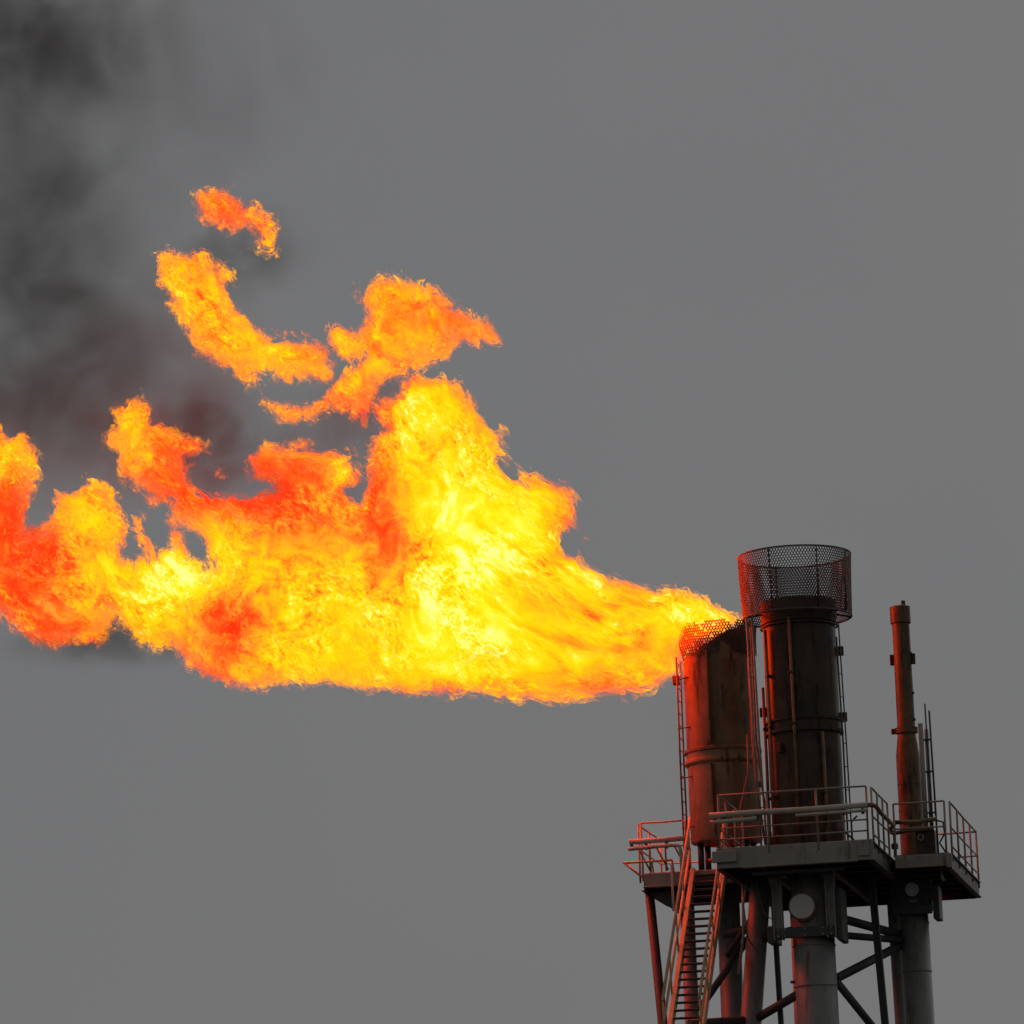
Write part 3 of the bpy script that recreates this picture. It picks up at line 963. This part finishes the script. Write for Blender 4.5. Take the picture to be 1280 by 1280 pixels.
# where the flame burns hotter or cooler than the rest: frame place, spread, amount
SPOTS = [(300, 400, 120, 60, -.17), (520, 415, 90, 45, -.14), (675, 640, 28, 40, .12), (600, 640, 30, 30, .11), (600, 720, 40, 70, .14), (610, 800, 40, 40, .12), (560, 790, 30, 30, .08), (265, 738, 45, 22, .13), (320, 700, 50, 26, .07), (420, 780, 90, 60, .03),
         (300, 815, 42, 38, -0.45), (312, 780, 30, 30, -0.15), (85, 705, 40, 30, -0.42), (15, 690, 45, 50, -0.34), (45, 765, 60, 35, -0.36), (5, 640, 30, 30, -0.31), (15, 570, 30, 30, -0.06),
         (240, 600, 40, 45, -0.28), (320, 625, 60, 30, -0.31), (380, 610, 50, 45, -0.31), (370, 655, 40, 40, -0.25), (480, 675, 35, 40, -0.31), (515, 705, 22, 30, -0.28), (480, 600, 22, 60, -0.24), (195, 560, 30, 35, -0.14),
         (160, 520, 25, 25, -0.03), (120, 640, 45, 35, -0.05), (300, 275, 50, 40, -0.36), (240, 370, 45, 40, .03), (360, 445, 60, 25, -0.04), (430, 500, 60, 30, -0.20), (520, 400, 60, 40, -0.01), (600, 425, 35, 20, -0.09),
         (790, 830, 45, 25, -0.16), (820, 765, 40, 15, -0.10), (520, 868, 60, 10, -0.14), (640, 868, 80, 9, -0.12), (740, 855, 50, 12, -0.12), (710, 640, 18, 40, -0.19), (680, 605, 30, 14, -0.17),
         (850, 770, 60, 40, .05), (780, 790, 70, 60, .02), (860, 810, 20, 14, -0.19)]


def project(P):
    v = P - EYE
    d = v @ fwd
    return 640 + FOCAL * (v @ rgt) / d, 640 - FOCAL * (v @ upv) / d


# the spots are gas: each sits at its place in the flame's own plane
SPOT_AT = [(at(a, b, down_wind(a)), c / PXM, d / PXM, e) for a, b, c, d, e in SPOTS]


def heat_of(P, depth):
    n1 = sample(T_BIG, P.astype(np.float32) + np.float32(3.1), .16)
    h = .50 + .17 * smooth_step(-.05, .45, depth) + .045 * n1
    for c, sx, sz, e in SPOT_AT:
        h = h + e * np.exp(-.5 * (((P[:, 0] - c[0]) / sx) ** 2 + ((P[:, 2] - c[2]) / sz) ** 2))
    return h.astype(np.float32)


THIN = [(0.0, (.75, .06, .012)), (.25, (1.0, .13, .03)), (.42, (1.2, .27, .045)), (.6, (1.4, .46, .012)), (.8, (1.6, .75, .006)), (1.0, (1.8, 1.0, .12))]


def flame_material(name, heat_shift, stops, alpha_lo, alpha_hi, lace, light):
    m, N, L = new_mat(name)
    for n in list(N):
        if n.type != 'OUTPUT_MATERIAL':
            N.remove(n)
    out = [n for n in N if n.type == 'OUTPUT_MATERIAL'][0]
    at_h = N.new('ShaderNodeAttribute')
    at_h.attribute_name = 'warmth'
    at_f = N.new('ShaderNodeAttribute')
    at_f.attribute_name = 'flow'

    def noise(scale, detail, rough, dist=0.0, stretch=(1, 1, 1)):
        mp = N.new('ShaderNodeMapping')
        mp.inputs['Scale'].default_value = stretch
        L.new(at_f.outputs['Vector'], mp.inputs[0])
        n = N.new('ShaderNodeTexNoise')
        n.inputs['Scale'].default_value = scale
        n.inputs['Detail'].default_value = detail
        n.inputs['Roughness'].default_value = rough
        n.inputs['Distortion'].default_value = dist
        L.new(mp.outputs[0], n.inputs['Vector'])
        return n.outputs[0]

    def math_(op, a, b, c=None):
        n = N.new('ShaderNodeMath')
        n.operation = op
        for i, v in enumerate((a, b, c)):
            if v is None:
                continue
            if isinstance(v, (int, float)):
                n.inputs[i].default_value = v
            else:
                L.new(v, n.inputs[i])
        return n.outputs[0]
    coarse = noise(1.25, 4.0, .58, 1.0)
    finen = noise(4.6, 3.0, .60, 1.1, (.85, 1, 1.05))
    grain = noise(13.0, 2.0, .6, 0.0, (.8, 1, 1.1))
    calm = N.new('ShaderNodeMapRange')                  # sheets where the gas burns smoothly, patches where it is torn
    calm.inputs[1].default_value, calm.inputs[2].default_value = .40, .60
    calm.inputs[3].default_value, calm.inputs[4].default_value = .30, 1.25
    L.new(noise(.75, 1.0, .5), calm.inputs[0])
    h = math_('ADD', at_h.outputs['Fac'], heat_shift)
    h = math_('MULTIPLY_ADD', math_('SUBTRACT', coarse, .5), 1.35, h)
    h = math_('MULTIPLY_ADD', math_('MULTIPLY', math_('SUBTRACT', finen, .5), calm.outputs[0]), 1.15, h)
    h = math_('MULTIPLY_ADD', math_('MULTIPLY', math_('SUBTRACT', grain, .5), calm.outputs[0]), .62, h)
    r = ramp(N, stops)
    L.new(h, r.inputs[0])
    thin = ramp(N, THIN)                                # at its rim the gas is thin and burns weakly
    L.new(h, thin.inputs[0])
    deep = N.new('ShaderNodeMapRange')
    deep.interpolation_type = 'SMOOTHSTEP'
    deep.inputs[1].default_value, deep.inputs[2].default_value = .06, .34
    at_d = N.new('ShaderNodeAttribute')
    at_d.attribute_name = 'rim_depth'
    L.new(at_d.outputs['Fac'], deep.inputs[0])
    mixc = N.new('ShaderNodeMix')
    mixc.data_type = 'RGBA'
    L.new(deep.outputs[0], mixc.inputs[0])
    L.new(thin.outputs[0], mixc.inputs[6])
    L.new(r.outputs[0], mixc.inputs[7])
    em = N.new('ShaderNodeEmission')
    em.inputs['Strength'].default_value = 1.0
    L.new(mixc.outputs[2], em.inputs['Color'])
    # ragged rims: near the edge of the gas only the stronger curls still burn
    at_e = N.new('ShaderNodeAttribute')
    at_e.attribute_name = 'rim_depth'
    curls = math_('ADD', math_('MULTIPLY', math_('SUBTRACT', finen, .5), 3.0), math_('MULTIPLY', math_('SUBTRACT', grain, .5), 1.0))
    curls = math_('MULTIPLY_ADD', math_('SUBTRACT', coarse, .5), 2.0, curls)
    burn = math_('MULTIPLY_ADD', math_('ADD', at_e.outputs['Fac'], .05), lace, curls)
    rim = N.new('ShaderNodeMapRange')
    rim.interpolation_type = 'SMOOTHSTEP'
    rim.inputs[1].default_value, rim.inputs[2].default_value = -.30, .80
    L.new(burn, rim.inputs[0])
    mr = N.new('ShaderNodeMapRange')
    mr.inputs[1].default_value, mr.inputs[2].default_value = .38, .62
    mr.inputs[3].default_value, mr.inputs[4].default_value = alpha_lo, alpha_hi
    L.new(math_('MULTIPLY_ADD', coarse, .5, math_('MULTIPLY', finen, .5)), mr.inputs[0])
    tr = N.new('ShaderNodeBsdfTransparent')
    mx = N.new('ShaderNodeMixShader')
    L.new(math_('MULTIPLY', mr.outputs[0], rim.outputs[0]), mx.inputs[0])
    L.new(tr.outputs[0], mx.inputs[1])
    L.new(em.outputs[0], mx.inputs[2])
    L.new(mx.outputs[0], out.inputs['Surface'])
    m.cycles.emission_sampling = 'FRONT' if light else 'NONE'
    return m


fl = thing('flame', 'huge yellow and orange gas flame streaming sideways from the scorched stack', 'flame', (LX, LY, 17.8))
org = np.array([LX, LY, 17.8])
FF = field(1.0)
FULL = [(0.0, (4.5, .032, .004)), (.16, (6.5, .063, .006)), (.32, (9, .155, .008)), (.46, (11, .34, .006)), (.60, (14, .57, .002)), (.76, (16, .80, .002)), (.92, (18, 1.0, .05)), (1.0, (20, 1.3, .40))]
CORE = [(p, (c[0] * 2.8, c[1] * 1.25, c[2])) for p, c in FULL]
for name, level, mat in (('outer_fire', -.05, flame_material('outer_fire', -.06, THIN, .03, .5, 2.4, False)),
                         ('fire_body', .07, flame_material('fire_body', .0, FULL, .35, 1.0, 2.6, False)),
                         ('fire_core', .20, flame_material('fire_core', .04, CORE, 1, 1, 2.8, True))):
    vs, qs = surface_nets(FF, level)
    p = (vs - org)[qs]
    if np.einsum('ij,ij->i', p[:, 0], np.cross(p[:, 1], p[:, 2])).sum() < 0:      # faces look outward
        qs = qs[:, ::-1]
    me = bpy.data.meshes.new(name)
    me.vertices.add(len(vs))
    me.vertices.foreach_set('co', (vs - org).astype(np.float32).ravel())
    me.loops.add(qs.size)
    me.loops.foreach_set('vertex_index', qs.astype(np.int32).ravel())
    me.polygons.add(len(qs))
    me.polygons.foreach_set('loop_start', np.arange(0, qs.size, 4, dtype=np.int32))
    me.update(calc_edges=True)
    ixv = np.clip(((vs[:, 0] - X0) / VOX).astype(int), 0, nx - 1)
    izv = np.clip(((vs[:, 2] - Z0) / VOX).astype(int), 0, nz - 1)
    heat = heat_of(vs, d2[ixv, izv])
    me.attributes.new('warmth', 'FLOAT', 'POINT').data.foreach_set('value', heat)
    me.attributes.new('rim_depth', 'FLOAT', 'POINT').data.foreach_set('value', np.clip(d2[ixv, izv] - .10 * LOOSE[ixv, izv], -.4, 1.0).astype(np.float32))
    me.attributes.new('flow', 'FLOAT_VECTOR', 'POINT').data.foreach_set('vector', warp(vs.astype(np.float32), .07, .12).ravel())
    o = link(name, me, mat, fl)
    print('FLAME', name, len(vs), len(qs))
del FF

# ------------------------------------------------------------------ smoke
def smoke_material(name, density, tint, seed, lo, hi, scale=.9, glows=False):
    m, N, L = new_mat(name)
    for n in list(N):
        if n.type != 'OUTPUT_MATERIAL':
            N.remove(n)
    out = [n for n in N if n.type == 'OUTPUT_MATERIAL'][0]
    tc = N.new('ShaderNodeTexCoord')
    ln = N.new('ShaderNodeVectorMath')
    ln.operation = 'LENGTH'
    L.new(tc.outputs['Object'], ln.inputs[0])
    fall = N.new('ShaderNodeMapRange')
    fall.interpolation_type = 'SMOOTHERSTEP'
    fall.inputs[1].default_value, fall.inputs[2].default_value = 1.0, .15
    fall.inputs[3].default_value, fall.inputs[4].default_value = 0.0, 1.0
    L.new(ln.outputs['Value'], fall.inputs[0])
    geo = N.new('ShaderNodeNewGeometry')
    add = N.new('ShaderNodeVectorMath')
    add.operation = 'ADD'
    add.inputs[1].default_value = (seed * 3.7, seed * 1.9, seed * 5.3)
    L.new(geo.outputs['Position'], add.inputs[0])
    ns = N.new('ShaderNodeTexNoise')
    ns.inputs['Scale'].default_value = scale
    ns.inputs['Detail'].default_value = 5.0
    ns.inputs['Roughness'].default_value = .55
    ns.inputs['Distortion'].default_value = .7
    L.new(add.outputs[0], ns.inputs['Vector'])
    mr = N.new('ShaderNodeMapRange')
    mr.inputs[1].default_value, mr.inputs[2].default_value = lo, hi
    mr.inputs[3].default_value, mr.inputs[4].default_value = 0, density
    L.new(ns.outputs[0], mr.inputs[0])
    mu = N.new('ShaderNodeMath')
    mu.operation = 'MULTIPLY'
    L.new(mr.outputs[0], mu.inputs[0])
    L.new(fall.outputs[0], mu.inputs[1])
    # black soot only swallows light; the browner smoke over the fire also scatters its glow
    pv = N.new('ShaderNodeVolumePrincipled' if glows else 'ShaderNodeVolumeAbsorption')
    pv.inputs['Color'].default_value = (*tint, 1)
    L.new(mu.outputs[0], pv.inputs['Density'])
    m.cycles.volume_step_rate = 1.0
    L.new(pv.outputs[0], out.inputs['Volume'])
    return m


def puff_mesh():
    import bmesh
    bm = bmesh.new()
    bmesh.ops.create_icosphere(bm, subdivisions=3, radius=1.02)
    me = bpy.data.meshes.new('puff')
    bm.to_mesh(me)
    bm.free()
    return me


sm = bpy.data.objects.new('smoke', None)
COL.objects.link(sm)
sm.location = at(100, 400, 3.5)
sm['kind'] = 'stuff'
sm['label'] = 'dark grey smoke rolling up above the tail of the flame'
sm['category'] = 'smoke'
PUFFS = [  # frame place, y, spread across, spread up (frame units), depth m, density, tint
    (50, 10, 3.5, 250, 230, 2.6, .80, (.10, .06, .03), .38, .68, .55),
    (0, 250, 4.2, 340, 400, 2.8, .40, (.064, .06, .055), .30, .68, .5),
    (60, 420, 3.6, 210, 300, 2.4, .44, (.16, .06, .01), .36, .66, .6),
    (120, 520, 3.4, 260, 170, 2.2, .42, (.06, .05, .036), .34, .64, .7),
    (255, 550, 3.2, 110, 120, 1.3, .95, (.05, .042, .03), .34, .60, 1.0),
    (300, 315, 3.0, 130, 90, 1.2, .5, (.066, .03, .02), .36, .62, 1.0),
    (150, 800, 2.9, 200, 50, 1.2, .6, (.06, .03, .02), .32, .60, .8),
    (400, 560, 3.4, 170, 130, 1.4, .36, (.035, .035, .03), .34, .62, .9),
    (250, 100, 4.0, 230, 260, 2.2, .15, (.06, .055, .05), .34, .66, .5),
    (190, 440, 3.6, 190, 160, 1.8, .26, (.055, .045, .034), .36, .64, .7),
    (480, 500, 3.2, 130, 60, 1.2, .3, (.035, .035, .03), .36, .62, 1.0),
]
for i, (px, py, y, sx, sz, sy, dens, tint, lo, hi, sc) in enumerate(PUFFS):
    p = at(px, py, y)
    o = link('puff', puff_mesh(), smoke_material('smoke_puff', dens, tint, i + 1, lo, hi, sc, i in (3, 4, 7, 9, 10)), sm, p)
    o.scale = (sx / PXM, sy, sz / PXM)
